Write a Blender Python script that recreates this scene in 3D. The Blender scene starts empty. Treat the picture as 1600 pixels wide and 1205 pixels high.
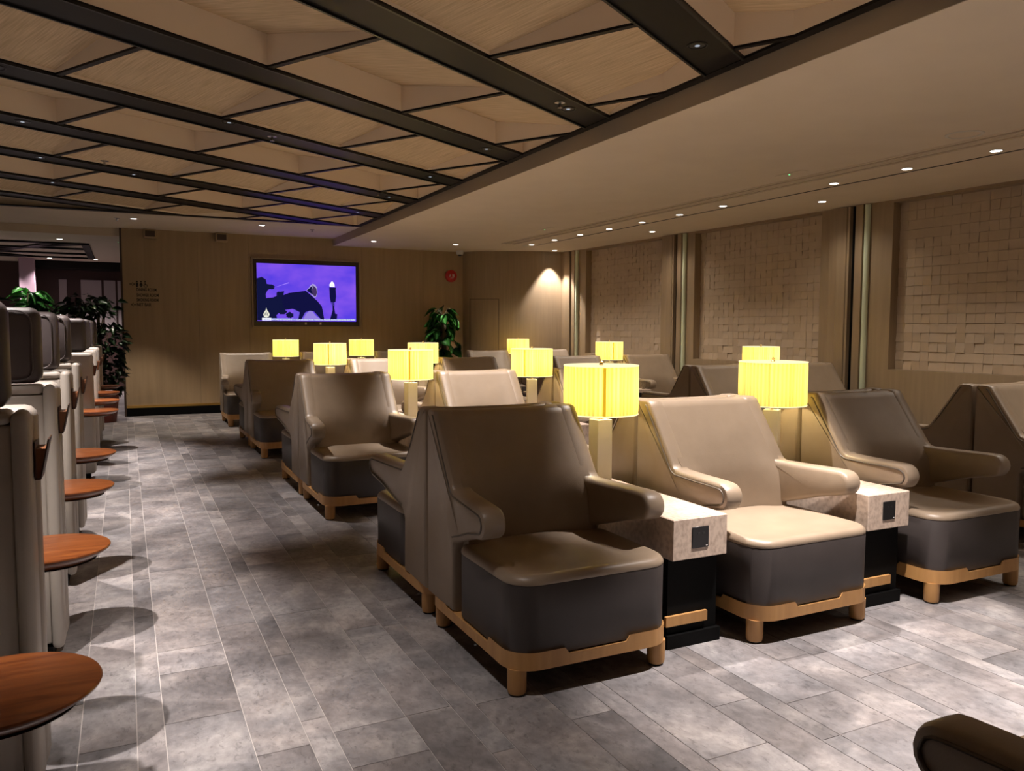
import bpy, bmesh, math, random
from mathutils import Vector, Matrix
random.seed(7)
PI = math.pi
scene = bpy.context.scene
COL = scene.collection

# ------------------------------------------------------------------ camera, world, exposure
cam_d = bpy.data.cameras.new('camera')
cam = bpy.data.objects.new('camera', cam_d)
COL.objects.link(cam)
Rm = Matrix(((0.898911, 0.028529, -0.437201), (-0.438118, 0.066152, -0.89648), (0.003346, 0.997402, 0.071963)))
cam.matrix_world = Matrix.Translation((0, 0, 1.4)) @ Rm.to_4x4()
cam_d.sensor_width = 36.0
cam_d.lens = 36.0 * 1240 / 1600
cam_d.clip_start = 0.05
scene.camera = cam

world = bpy.data.worlds.new('world')
scene.world = world
world.use_nodes = True
world.node_tree.nodes['Background'].inputs[0].default_value = (1, .93, .85, 1)
world.node_tree.nodes['Background'].inputs[1].default_value = 0.02

vs = scene.view_settings
vs.view_transform = 'Standard'
vs.look = 'None'
vs.gamma = 1.0
vs.use_curve_mapping = False
vs.exposure = 0.0

ZC = 2.93      # underside of the coffered ceiling's dark grid
ZS = 2.80      # underside of the plaster soffit
ZP = 2.92      # plaster ceiling by the back wall
YB = 13.75     # back wall
CA = math.radians(30.5)
U = (math.cos(CA), math.sin(CA))       # along the dark beams
V = (-math.sin(CA), math.cos(CA))      # across them
BEAM_S = [1.605 + 1.2 * k for k in range(-4, 8)]

def xw(y):                              # plane of the right wall (slightly out of square)
    return 7.697 - 0.0285 * y

def spot(loc, energy, size=70, blend=.7, color=(1, .9, .8), radius=.03, target=None):
    l = bpy.data.lights.new('downlight_beam', 'SPOT')
    l.energy = energy; l.spot_size = math.radians(size); l.spot_blend = blend
    l.color = color; l.shadow_soft_size = radius
    o = bpy.data.objects.new('downlight_beam', l)
    COL.objects.link(o); o.location = loc
    if target:
        d = Vector(target) - Vector(loc)
        o.rotation_euler = d.to_track_quat('-Z', 'Y').to_euler()
    return o

WARM = (1, .87, .74)
COOL = (1, .9, .85)
# lamps set into the dark beams in three lines, with fill lamps added (x = -0.64 over the booths, 0.75 over the aisle, 2.83 over the chairs)
BEAM_LIGHTS = []
for k, s in enumerate(BEAM_S):
    for x in (-.64, 2.83):
        y = (s + x * math.sin(CA)) / math.cos(CA)
        if (2.5 if x < 0 else -1.5) < y < 11.2:
            BEAM_LIGHTS.append((x, y))
BEAM_LIGHTS += [(.55, 2.19), (.45, 3.51), (.75, 6.38), (.13, 8.95), (-3.2, .6), (-3.0, 3.4), (-3.0, 6.2), (-3.0, 9.0)]  # front pair over the aisle and all far-left ones are added fill
for (x, y) in BEAM_LIGHTS:
    if x > 2: spot((x, y, ZC - .03), 700 if y < 2.5 else 500, 56, .55, COOL, .025)
    elif x > -.1: spot((x, y, ZC - .03), 230 if y > 5 else 140, 52 if y > 5 else 50, .8, COOL, .03)
    else: spot((x, y, ZC - .03), 420, 57, .6, COOL, .02)
SOFFIT_LIGHTS = [(6.175, 4.03 + .79 * i) for i in range(-6, 11) if i != 3]
for (x, y) in SOFFIT_LIGHTS:
    spot((x, y, ZS - .03), 46, 118, .9, WARM, .03)
WALL_LIGHTS = [(6.93, .35), (6.93, 3.4), (6.93, 6.455), (6.90, 9.54)]
for (x, y) in WALL_LIGHTS:
    spot((x, y, ZS - .03), 24, 140, 1, WARM, .05)
CORNER_LIGHTS = [(7.0, 12.62), (5.04, 12.505), (3.676, 12.668)]
spot((7.0, 12.66, ZS - .03), 240, 72, .45, COOL, .02)
spot((5.04, 12.505, ZS - .03), 30, 80, .6, WARM)
spot((3.676, 12.668, ZS - .03), 30, 80, .6, WARM)
HIGH_LIGHTS = [(.164, 12.49), (1.886, 12.39)]
spot((.164, 12.49, ZP - .03), 190, 72, .4, WARM)
spot((1.886, 12.39, ZP - .03), 110, 80, .6, WARM)
FAR_LIGHTS = [(-1.35, 19.1), (-2.3, 18.9), (-.5, 19.1), (-.9, 14.9), (-2.6, 14.9)]
for (x, y) in FAR_LIGHTS:
    spot((x, y, 2.78), 190, 110, .8, (1, .86, .85))
spot((-1.15, 14.2, 2.78), 110, 44, .5, (1, .95, .85), target=(-1.36, 14.6, 1.8))  # spot with no fitting, added to light the plant behind the booths

# ------------------------------------------------------------------ materials
def nt(name):
    m = bpy.data.materials.new(name); m.use_nodes = True
    t = m.node_tree; b = t.nodes['Principled BSDF']
    return m, t, b

def N(t, typ, **kw):
    n = t.nodes.new(typ)
    for k, v in kw.items():
        if k in n.inputs: n.inputs[k].default_value = v
        else: setattr(n, k, v)
    return n

def plain(name, col, rough=.5, metal=0, spec=.5, emit=None, estr=1):
    m, t, b = nt(name)
    b.inputs['Base Color'].default_value = (*col, 1)
    b.inputs['Roughness'].default_value = rough
    b.inputs['Metallic'].default_value = metal
    b.inputs['Specular IOR Level'].default_value = spec
    if emit:
        b.inputs['Emission Color'].default_value = (*emit, 1)
        b.inputs['Emission Strength'].default_value = estr
    return m

def mottled(name, c1, c2, scale=(6, 6, 6), detail=5, rough=.5, bump=0, bscale=None, lo=.3, hi=.7, coord='Object', spec=.5, rand=0):
    """two colours mixed by a noise in object or world space, with optional fine relief"""
    m, t, b = nt(name)
    if coord == 'World':
        g = N(t, 'ShaderNodeNewGeometry'); src = g.outputs['Position']
    else:
        g = N(t, 'ShaderNodeTexCoord'); src = g.outputs[coord]
    mp = N(t, 'ShaderNodeMapping'); mp.inputs['Scale'].default_value = scale
    t.links.new(src, mp.inputs['Vector'])
    n = N(t, 'ShaderNodeTexNoise', Scale=1.0, Detail=detail)
    t.links.new(mp.outputs[0], n.inputs['Vector'])
    r = N(t, 'ShaderNodeValToRGB')
    r.color_ramp.elements[0].position = lo; r.color_ramp.elements[0].color = (*c1, 1)
    r.color_ramp.elements[1].position = hi; r.color_ramp.elements[1].color = (*c2, 1)
    t.links.new(n.outputs['Fac'], r.inputs[0])
    out = r.outputs[0]
    if rand:
        oi = N(t, 'ShaderNodeObjectInfo')
        mr = N(t, 'ShaderNodeMapRange'); mr.inputs['To Min'].default_value = 1 - rand; mr.inputs['To Max'].default_value = 1 + rand
        t.links.new(oi.outputs['Random'], mr.inputs[0])
        mx = N(t, 'ShaderNodeVectorMath', operation='SCALE')
        t.links.new(out, mx.inputs[0]); t.links.new(mr.outputs[0], mx.inputs['Scale'])
        out = mx.outputs[0]
    t.links.new(out, b.inputs['Base Color'])
    b.inputs['Roughness'].default_value = rough
    b.inputs['Specular IOR Level'].default_value = spec
    if bump:
        n2 = N(t, 'ShaderNodeTexNoise', Scale=1.0, Detail=3)
        mp2 = N(t, 'ShaderNodeMapping'); mp2.inputs['Scale'].default_value = bscale or scale
        t.links.new(src, mp2.inputs['Vector']); t.links.new(mp2.outputs[0], n2.inputs['Vector'])
        bp = N(t, 'ShaderNodeBump', Strength=bump, Distance=.004)
        t.links.new(n2.outputs['Fac'], bp.inputs['Height']); t.links.new(bp.outputs[0], b.inputs['Normal'])
    return m

def emission(name, col, s):
    m, t, b = nt(name); t.nodes.remove(b)
    e = N(t, 'ShaderNodeEmission'); e.inputs[0].default_value = (*col, 1); e.inputs[1].default_value = s
    t.links.new(e.outputs[0], t.nodes['Material Output'].inputs[0])
    return m

M = {}
M['leather'] = mottled('taupe_leather', (.272, .207, .146), (.302, .232, .166), (9, 9, 9), 4, .40, .12, (260, 260, 260), spec=.5)
M['leather_dark'] = mottled('dark_brown_leather', (.044, .036, .0345), (.051, .042, .040), (9, 9, 9), 4, .46, .10, (260, 260, 260), spec=.45)
M['piping'] = plain('leather_piping', (.10, .078, .058), .45)
M['oak'] = mottled('oak', (.42, .215, .072), (.52, .28, .10), (30, 30, 3), 4, .42)
M['pad'] = plain('rubber_pad', (.01, .01, .01), .7)
M['marble'] = mottled('travertine', (.42, .315, .25), (.62, .495, .40), (55, 40, 40), 8, .35, lo=.30, hi=.58)
M['black'] = plain('black_laminate', (.003, .003, .003), .6, spec=.1)
M['socket'] = plain('socket_black', (.01, .01, .011), .3)
M['white_plastic'] = plain('white_plastic', (.75, .73, .70), .4)
M['brass'] = plain('brass', (.75, .52, .2), .3, 1)
M['lamp_stone'] = plain('lamp_column_stone', (.90, .87, .76), .4)
M['plaster'] = mottled('plaster', (.66, .555, .425), (.69, .585, .45), (3, 3, 3), 3, .85, .08, (180, 180, 180), coord='World')
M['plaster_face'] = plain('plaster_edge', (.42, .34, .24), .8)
M['grid'] = plain('dark_grid', (.007, .006, .0055), .42, spec=.22)
M['grid_lip'] = plain('dark_grid_lip', (.006, .006, .006), .35)
M['coffer_side'] = plain('coffer_side_plaster', (.92, .79, .62), .8)
M['gold'] = plain('gold_trim', (.78, .5, .14), .28, 1)
M['dark_wood'] = plain('dark_brown_lacquer', (.05, .03, .022), .4)
M['wall_wood'] = mottled('wall_veneer', (.33, .235, .135), (.385, .275, .16), (22, 22, 1.2), 6, .5, .08, (60, 60, 4), coord='World')
M['wall_wood_r'] = mottled('wall_oak', (.29, .212, .132), (.345, .255, .16), (40, 22, 1.6), 6, .5, .12, (90, 60, 5), coord='World')
M['relief'] = mottled('relief_tile_clay', (.49, .39, .285), (.54, .43, .315), (7, 7, 7), 3, .7, coord='World')
M['relief_bed'] = plain('relief_bed', (.30, .23, .175), .8)
M['strip'] = plain('pale_green_glass_edge', (.62, .68, .50), .25)
M['pod_white'] = mottled('cream_leather', (.40, .36, .315), (.45, .405, .355), (5, 5, 5), 3, .45, .08, (220, 220, 220))
M['pod_dark'] = mottled('dark_taupe_leather', (.07, .056, .056), (.085, .068, .067), (6, 6, 6), 3, .45, .08, (220, 220, 220))
M['pocket'] = plain('dark_walnut', (.05, .022, .014), .4)
M['pocket_in'] = plain('walnut_lining', (.22, .085, .035), .4)
M['leaf'] = mottled('leaf_green', (.028, .13, .022), (.06, .23, .045), (9, 9, 9), 3, .24, rand=.4)
M['leaf_dark'] = mottled('leaf_dark_green', (.010, .028, .010), (.018, .05, .015), (9, 9, 9), 3, .35, rand=.4)
M['stem'] = plain('plant_stem', (.06, .045, .02), .7)
M['pot'] = plain('planter_grey', (.12, .10, .09), .6)
M['pot_red'] = plain('planter_oxblood', (.13, .02, .012), .5)
M['red'] = plain('alarm_red', (.42, .012, .015), .35)
M['glassware'] = None
M['lens'] = emission('downlight_lens', (1, .95, .88), 9)
M['lens_dim'] = emission('downlight_lens_deep', (.8, .88, 1), .5)
M['can'] = plain('downlight_can', (.02, .02, .02), .3)
M['ring'] = plain('downlight_ring', (.6, .55, .48), .5)
M['led'] = emission('green_led', (.1, 1, .35), 4)
M['text'] = plain('sign_text', (.012, .010, .008), .4)
M['far_white'] = plain('far_panel_white', (.45, .40, .40), .6)
M['far_brown'] = plain('far_panel_brown', (.06, .03, .026), .5)
M['far_col'] = plain('far_column_mauve', (.50, .36, .44), .6)
M['chrome'] = plain('sprinkler_chrome', (.6, .6, .62), .25, 1)

def glass():
    m, t, b = nt('clear_glass')
    b.inputs['Transmission Weight'].default_value = 1
    b.inputs['Roughness'].default_value = .02
    b.inputs['Base Color'].default_value = (.95, .97, .97, 1)
    b.inputs['IOR'].default_value = 1.45
    return m
M['glassware'] = glass()

def table_wood():
    m, t, b = nt('cherry_wood')
    g = N(t, 'ShaderNodeTexCoord'); mp = N(t, 'ShaderNodeMapping'); mp.inputs['Scale'].default_value = (6, 40, 6)
    t.links.new(g.outputs['Object'], mp.inputs[0])
    n = N(t, 'ShaderNodeTexNoise', Scale=1.0, Detail=6, Distortion=.6); t.links.new(mp.outputs[0], n.inputs['Vector'])
    r = N(t, 'ShaderNodeValToRGB')
    r.color_ramp.elements[0].position = .3; r.color_ramp.elements[0].color = (.135, .032, .008, 1)
    r.color_ramp.elements[1].position = .75; r.color_ramp.elements[1].color = (.29, .088, .020, 1)
    t.links.new(n.outputs['Fac'], r.inputs[0]); t.links.new(r.outputs[0], b.inputs['Base Color'])
    b.inputs['Roughness'].default_value = .28
    return m
M['cherry'] = table_wood()

def floor_mat(name, attr):
    m, t, b = nt(name)
    g = N(t, 'ShaderNodeNewGeometry')
    if attr:
        a = N(t, 'ShaderNodeAttribute', attribute_name='tone'); rnd = a.outputs['Fac']
    else:
        a = N(t, 'ShaderNodeObjectInfo'); rnd = a.outputs['Random']
    off = N(t, 'ShaderNodeMath', operation='MULTIPLY'); off.inputs[1].default_value = 57.0
    t.links.new(rnd, off.inputs[0])
    cmb = N(t, 'ShaderNodeCombineXYZ'); t.links.new(off.outputs[0], cmb.inputs[2])
    add = N(t, 'ShaderNodeVectorMath', operation='ADD')
    t.links.new(g.outputs['Position'], add.inputs[0]); t.links.new(cmb.outputs[0], add.inputs[1])
    def noise(sc, det, vec=(1, 1, 1), dist=0):
        mp = N(t, 'ShaderNodeMapping'); mp.inputs['Scale'].default_value = vec
        t.links.new(add.outputs[0], mp.inputs[0])
        n = N(t, 'ShaderNodeTexNoise', Scale=sc, Detail=det, Roughness=.62, Distortion=dist)
        t.links.new(mp.outputs[0], n.inputs['Vector']); return n.outputs['Fac']
    n1 = noise(3.2, 8, (1, 1, 1), .5); n2 = noise(22, 6, (1.5, 1, 1)); n3 = noise(1.4, 3)
    r = N(t, 'ShaderNodeValToRGB')
    e = r.color_ramp.elements
    e[0].position = .32; e[0].color = (.140, .133, .136, 1)
    e[1].position = .68; e[1].color = (.40, .373, .362, 1)
    k = e.new(.5); k.color = (.240, .226, .228, 1)
    t.links.new(n1, r.inputs[0])
    # fine streaks
    mr = N(t, 'ShaderNodeMapRange'); mr.inputs['From Min'].default_value = .3; mr.inputs['From Max'].default_value = .7
    mr.inputs['To Min'].default_value = .78; mr.inputs['To Max'].default_value = 1.16
    t.links.new(n2, mr.inputs[0])
    # tone of the single tile
    mt = N(t, 'ShaderNodeMapRange'); mt.inputs['To Min'].default_value = .80; mt.inputs['To Max'].default_value = 1.16
    t.links.new(rnd, mt.inputs[0])
    mu = N(t, 'ShaderNodeMath', operation='MULTIPLY'); t.links.new(mr.outputs[0], mu.inputs[0]); t.links.new(mt.outputs[0], mu.inputs[1])
    sc = N(t, 'ShaderNodeVectorMath', operation='SCALE'); t.links.new(r.outputs[0], sc.inputs[0]); t.links.new(mu.outputs[0], sc.inputs['Scale'])
    n4 = noise(46, 5, (1, .55, 1), .8); n5 = noise(1.9, 3)
    sp = N(t, 'ShaderNodeMapRange'); sp.inputs['From Min'].default_value = .30; sp.inputs['From Max'].default_value = .44
    sp.inputs['To Min'].default_value = .62; sp.inputs['To Max'].default_value = 1.0
    t.links.new(n4, sp.inputs[0])
    sc2 = N(t, 'ShaderNodeVectorMath', operation='SCALE'); t.links.new(sc.outputs[0], sc2.inputs[0]); t.links.new(sp.outputs[0], sc2.inputs['Scale'])
    hr = N(t, 'ShaderNodeValToRGB'); he = hr.color_ramp.elements
    he[0].position = .36; he[0].color = (.98, 1.0, 1.02, 1); he[1].position = .64; he[1].color = (1.03, .99, .97, 1)
    t.links.new(n5, hr.inputs[0])
    hm = N(t, 'ShaderNodeVectorMath', operation='MULTIPLY'); t.links.new(sc2.outputs[0], hm.inputs[0]); t.links.new(hr.outputs[0], hm.inputs[1])
    t.links.new(hm.outputs[0], b.inputs['Base Color'])
    rr = N(t, 'ShaderNodeMapRange'); rr.inputs['To Min'].default_value = .34; rr.inputs['To Max'].default_value = .56
    t.links.new(n3, rr.inputs[0]); t.links.new(rr.outputs[0], b.inputs['Roughness'])
    bp = N(t, 'ShaderNodeBump', Strength=.12, Distance=.003); t.links.new(n2, bp.inputs['Height']); t.links.new(bp.outputs[0], b.inputs['Normal'])
    b.inputs['Specular IOR Level'].default_value = .4
    return m
M['tile'] = floor_mat('grey_stone_tile', False)
M['tile_far'] = floor_mat('grey_stone_tile_far', True)
M['grout'] = plain('pale_grout', (.52, .48, .455), .6)

def ceiling_fabric():
    m, t, b = nt('woven_ceiling_panel')
    g = N(t, 'ShaderNodeNewGeometry')
    vr = N(t, 'ShaderNodeVectorRotate', rotation_type='Z_AXIS'); vr.inputs['Angle'].default_value = -CA
    t.links.new(g.outputs['Position'], vr.inputs['Vector'])
    mp = N(t, 'ShaderNodeMapping'); mp.inputs['Scale'].default_value = (95, 5, 5)
    t.links.new(vr.outputs[0], mp.inputs[0])
    n = N(t, 'ShaderNodeTexNoise', Scale=1.0, Detail=4); t.links.new(mp.outputs[0], n.inputs['Vector'])
    r = N(t, 'ShaderNodeValToRGB')
    r.color_ramp.elements[0].position = .3; r.color_ramp.elements[0].color = (.49, .36, .21, 1)
    r.color_ramp.elements[1].position = .72; r.color_ramp.elements[1].color = (.70, .535, .34, 1)
    t.links.new(n.outputs['Fac'], r.inputs[0]); t.links.new(r.outputs[0], b.inputs['Base Color'])
    b.inputs['Roughness'].default_value = .85
    bp = N(t, 'ShaderNodeBump', Strength=.25, Distance=.003); t.links.new(n.outputs['Fac'], bp.inputs['Height']); t.links.new(bp.outputs[0], b.inputs['Normal'])
    return m
M['ceil_panel'] = ceiling_fabric()

def shade_mat():
    m, t, b = nt('pleated_lampshade'); t.nodes.remove(b)
    tr = N(t, 'ShaderNodeBsdfTranslucent')
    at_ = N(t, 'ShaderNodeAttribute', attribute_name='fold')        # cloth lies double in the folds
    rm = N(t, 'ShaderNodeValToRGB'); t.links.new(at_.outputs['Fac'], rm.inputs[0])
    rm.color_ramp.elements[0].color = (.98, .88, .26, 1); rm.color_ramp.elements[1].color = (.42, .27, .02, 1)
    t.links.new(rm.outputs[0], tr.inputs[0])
    df = N(t, 'ShaderNodeBsdfDiffuse'); df.inputs[0].default_value = (.85, .7, .35, 1)
    em = N(t, 'ShaderNodeEmission'); em.inputs[0].default_value = (1, .80, .20, 1); em.inputs[1].default_value = .24
    mx = N(t, 'ShaderNodeMixShader'); mx.inputs[0].default_value = .3
    ad = N(t, 'ShaderNodeAddShader')
    t.links.new(tr.outputs[0], mx.inputs[1]); t.links.new(df.outputs[0], mx.inputs[2])
    t.links.new(mx.outputs[0], ad.inputs[0]); t.links.new(em.outputs[0], ad.inputs[1])
    t.links.new(ad.outputs[0], t.nodes['Material Output'].inputs[0])
    return m
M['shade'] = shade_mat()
M['diffuser'] = emission('lamp_top_diffuser', (1, .88, .5), 1.25)
M['seam'] = plain('shade_seam', (.55, .36, .04), .6, emit=(1, .56, .02), estr=.7)
M['bulb'] = emission('bulb', (1, .85, .5), 8)

# ------------------------------------------------------------------ mesh helpers
def link(name, bm, mat, parent=None, smooth=None, loc=None):
    me = bpy.data.meshes.new(name)
    bmesh.ops.recalc_face_normals(bm, faces=bm.faces)
    bm.to_mesh(me); bm.free()
    if mat: me.materials.append(mat)
    if smooth is not None:
        for p in me.polygons: p.use_smooth = True
        me.set_sharp_from_angle(angle=math.radians(smooth))
    o = bpy.data.objects.new(name, me)
    COL.objects.link(o)
    if loc: o.location = loc
    if parent: o.parent = parent
    return o

def empty(name, loc, rz=0):
    o = bpy.data.objects.new(name, None); COL.objects.link(o)
    o.location = loc; o.rotation_euler = (0, 0, rz); o.empty_display_size = .1
    return o

def tag(o, label, cat, group=None):
    o['label'] = label; o['category'] = cat
    if group: o['group'] = group
    return o

def struct(o):
    o['kind'] = 'structure'; return o

def copy_tree(o, parent=None):
    c = o.copy(); COL.objects.link(c); c.parent = parent
    for ch in list(o.children): copy_tree(ch, c)
    return c

def box(bm, x0, x1, y0, y1, z0, z1, bev=0, seg=2):
    v = [bm.verts.new((x, y, z)) for z in (z0, z1) for (x, y) in ((x0, y0), (x1, y0), (x1, y1), (x0, y1))]
    f = [bm.faces.new([v[i] for i in q]) for q in ((3, 2, 1, 0), (4, 5, 6, 7), (0, 1, 5, 4), (1, 2, 6, 5), (2, 3, 7, 6), (3, 0, 4, 7))]
    if bev:
        es = list({e for ff in f for e in ff.edges})
        bmesh.ops.bevel(bm, geom=es, offset=bev, segments=seg, profile=.5, affect='EDGES')
    return bm

def nbox(name, mat, x0, x1, y0, y1, z0, z1, parent=None, bev=0, seg=2, smooth=None):
    bm = bmesh.new(); box(bm, x0, x1, y0, y1, z0, z1, bev, seg)
    return link(name, bm, mat, parent, 40 if bev and smooth is None else smooth)

def lathe(bm, prof, n=24, cx=0, cy=0, cap=True):
    rings = []
    for (r, z) in prof:
        rings.append([bm.verts.new((cx + r * math.cos(2 * PI * i / n), cy + r * math.sin(2 * PI * i / n), z)) for i in range(n)])
    for a, b in zip(rings, rings[1:]):
        for i in range(n):
            bm.faces.new((a[i], a[(i + 1) % n], b[(i + 1) % n], b[i]))
    if cap:
        bm.faces.new(list(reversed(rings[0]))); bm.faces.new(rings[-1])
    return bm

def loft(bm, rings, cap0=True, cap1=True):
    rs = [[bm.verts.new(p) for p in r] for r in rings]
    n = len(rs[0])
    for a, b in zip(rs, rs[1:]):
        for i in range(n):
            bm.faces.new((a[i], a[(i + 1) % n], b[(i + 1) % n], b[i]))
    if cap0: bm.faces.new(list(reversed(rs[0])))
    if cap1: bm.faces.new(rs[-1])
    return rs

def rr(hx, y0, y1, r, n=7):
    """rounded rectangle outline, counter-clockwise"""
    r = max(r, .002); out = []
    for (cx, cy, a0) in ((hx - r, y1 - r, 0), (-hx + r, y1 - r, 90), (-hx + r, y0 + r, 180), (hx - r, y0 + r, 270)):
        for i in range(n):
            a = math.radians(a0 + 90 * i / (n - 1)); out.append((cx + r * math.cos(a), cy + r * math.sin(a)))
    return out

def tube(bm, pts, r, n=6, closed=False):
    pts = [Vector(p) for p in pts]; rings = []
    for i, p in enumerate(pts):
        a = pts[max(i - 1, 0)]; b = pts[min(i + 1, len(pts) - 1)]
        d = (b - a).normalized()
        up = Vector((0, 0, 1)) if abs(d.z) < .9 else Vector((1, 0, 0))
        s = d.cross(up).normalized(); w = s.cross(d)
        rings.append([p + (s * math.cos(2 * PI * k / n) + w * math.sin(2 * PI * k / n)) * r for k in range(n)])
    loft(bm, rings); return bm

def prism(bm, poly, z0, z1):
    a = [bm.verts.new((x, y, z0)) for x, y in poly]; b = [bm.verts.new((x, y, z1)) for x, y in poly]
    n = len(poly)
    for i in range(n): bm.faces.new((a[i], a[(i + 1) % n], b[(i + 1) % n], b[i]))
    bm.faces.new(list(reversed(a))); bm.faces.new(b)
    return bm

def text_mesh(name, s, size, mat, parent, loc, rot, align='LEFT', ext=.001, fit=0, bold=0):
    c = bpy.data.curves.new(name, 'FONT'); c.body = s; c.size = size; c.extrude = ext; c.offset = bold; c.align_x = align
    tmp = bpy.data.objects.new(name, c); COL.objects.link(tmp)
    dg = bpy.context.evaluated_depsgraph_get()
    me = bpy.data.meshes.new_from_object(tmp.evaluated_get(dg))
    bpy.data.objects.remove(tmp)
    me.materials.clear(); me.materials.append(mat)
    o = bpy.data.objects.new(name, me); COL.objects.link(o)
    o.location = loc; o.rotation_euler = rot
    if fit: o.scale = (fit / max(o.dimensions.x, .001), 1, 1)
    if parent: o.parent = parent
    return o

# ------------------------------------------------------------------ floor
XF0, XF1, YF0, YF1 = -6.6, 7.95, -3.2, 20.6
fl = struct(nbox('floor', M['grout'], XF0, XF1, YF0, YF1, -.06, -.0025))
bm = bmesh.new(); box(bm, -.5, .5, -.5, .5, -.5, .5)
tile_me = bpy.data.meshes.new('floor_tile'); bm.to_mesh(tile_me); bm.free(); tile_me.materials.append(M['tile'])
joints = []
for k in range(-13, 16):
    x = -.175 + .525 * k
    joints += [x, x + .175, x + .2625]
joints = sorted(j for j in joints if XF0 < j < XF1 - .1)
tiles = []
rt = random.Random(11)
for a, b in zip(joints, joints[1:]):
    y = YF0 + rt.random() * .8 - .6
    fixed = [3.41, 3.66] if abs(a - .0875) < .01 else []
    while y < YF1:
        L = rt.choice((.25, .62, .62, .9, .9, 1.24, 1.24))
        y2 = y + L
        for f_ in fixed:
            if y < f_ - .02 < y2: y2 = f_
        tiles.append((a, b, max(y, YF0), min(y2, YF1)))
        y = y2
def seen(t):
    x = (t[0] + t[1]) / 2; y = (t[2] + t[3]) / 2
    ang = math.degrees(math.atan2(x, max(y, .01)))
    return y > 1.4 and -8 < ang < 62 and x < 7.5 and y < 13.7 and not (x < -.35)
G = .0032
vis = sorted([t for t in tiles if seen(t)], key=lambda t: t[0] ** 2 + t[2] ** 2 - 3 * (t[1] - t[0]) * (t[3] - t[2]))
near = set(vis[:298])
far_bm = bmesh.new(); tones = []
for t in tiles:
    dz = 0
    if t in near:
        o = bpy.data.objects.new('floor_tile', tile_me); COL.objects.link(o)
        o.scale = (t[1] - t[0] - G, t[3] - t[2] - G, .008)
        o.location = ((t[0] + t[1]) / 2, (t[2] + t[3]) / 2, -.004); o.parent = fl
    else:
        n0 = len(far_bm.faces)
        box(far_bm, t[0] + G / 2, t[1] - G / 2, t[2] + G / 2, t[3] - G / 2, -.008, 0)
        tones += [rt.random()] * 6
far = link('floor_tiles_beyond', far_bm, M['tile_far'], fl)
at = far.data.attributes.new('tone', 'FLOAT', 'FACE')
at.data.foreach_set('value', tones)
far['kind'] = 'stuff'

# ------------------------------------------------------------------ ceiling
XC0, XC1, YC0, YC1 = -5.2, 3.20, -2.4, 11.9       # opening of the coffer
ceil_bm = bmesh.new()
box(ceil_bm, XF0, 7.95, YC1 + .07, YB + .2, ZP, 3.3)                 # plaster band before the back wall
box(ceil_bm, 3.27, 7.95, YF0, YB + .2, ZS, 3.3)                       # soffit on the right
box(ceil_bm, XF0, XC0 - .07, YF0, YC1 + .07, ZP, 3.3)
box(ceil_bm, XC0 - .07, 3.27, YF0, YC0 - .07, ZP, 3.3)
box(ceil_bm, XF0, 3.27, YC0 - .5, YC1 + .2, 3.22, 3.3)
ceil = struct(link('ceiling', ceil_bm, M['plaster']))
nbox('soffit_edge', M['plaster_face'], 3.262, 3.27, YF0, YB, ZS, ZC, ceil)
fb = bmesh.new()
box(fb, XC1, 3.262, YC0 - .07, YC1 + .07, ZC - .004, ZC + .011)
box(fb, XC0 - .07, XC1, YC1, YC1 + .07, ZC - .004, ZC + .011)
box(fb, XC0 - .07, XC0, YC0 - .07, YC1, ZC - .004, ZC + .011)
box(fb, XC0, XC1, YC0 - .07, YC0, ZC - .004, ZC + .011)
link('grid_frame', fb, M['grid'], ceil)

def clip(poly, axis, val, keep_less):
    out = []
    for i in range(len(poly)):
        a = poly[i]; b = poly[(i + 1) % len(poly)]
        ia = (a[axis] <= val) == keep_less; ib = (b[axis] <= val) == keep_less
        if ia: out.append(a)
        if ia != ib:
            t = (val - a[axis]) / (b[axis] - a[axis])
            out.append((a[0] + t * (b[0] - a[0]), a[1] + t * (b[1] - a[1])))
    return out
def coffer_clip(poly, e=0):
    for ax, v, l in ((0, XC1 - e, True), (0, XC0 + e, False), (1, YC1 - e, True), (1, YC0 + e, False)):
        poly = clip(poly, ax, v, l)
        if len(poly) < 3: return None
    return poly
def ps(p, s): return (p * U[0] + s * V[0], p * U[1] + s * V[1])
BW = .15
for k, s in enumerate(BEAM_S):
    poly = coffer_clip([ps(-30, s - BW), ps(30, s - BW), ps(30, s + BW), ps(-30, s + BW)])
    if poly:
        bm = bmesh.new(); prism(bm, poly, ZC, ZC + .011); bo = link('ceiling_beam', bm, M['grid'], ceil)
        for d in (-1, 1):
            q = coffer_clip([ps(-30, s + d * (BW - .016)), ps(30, s + d * (BW - .016)), ps(30, s + d * (BW - .001)), ps(-30, s + d * (BW - .001))])
            if q:
                if d > 0: pass
                bm = bmesh.new(); prism(bm, q, ZC - .012, ZC); link('beam_lip', bm, M['grid_lip'], bo)
ZF, ZD = ZC + .03, ZC + .19
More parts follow.
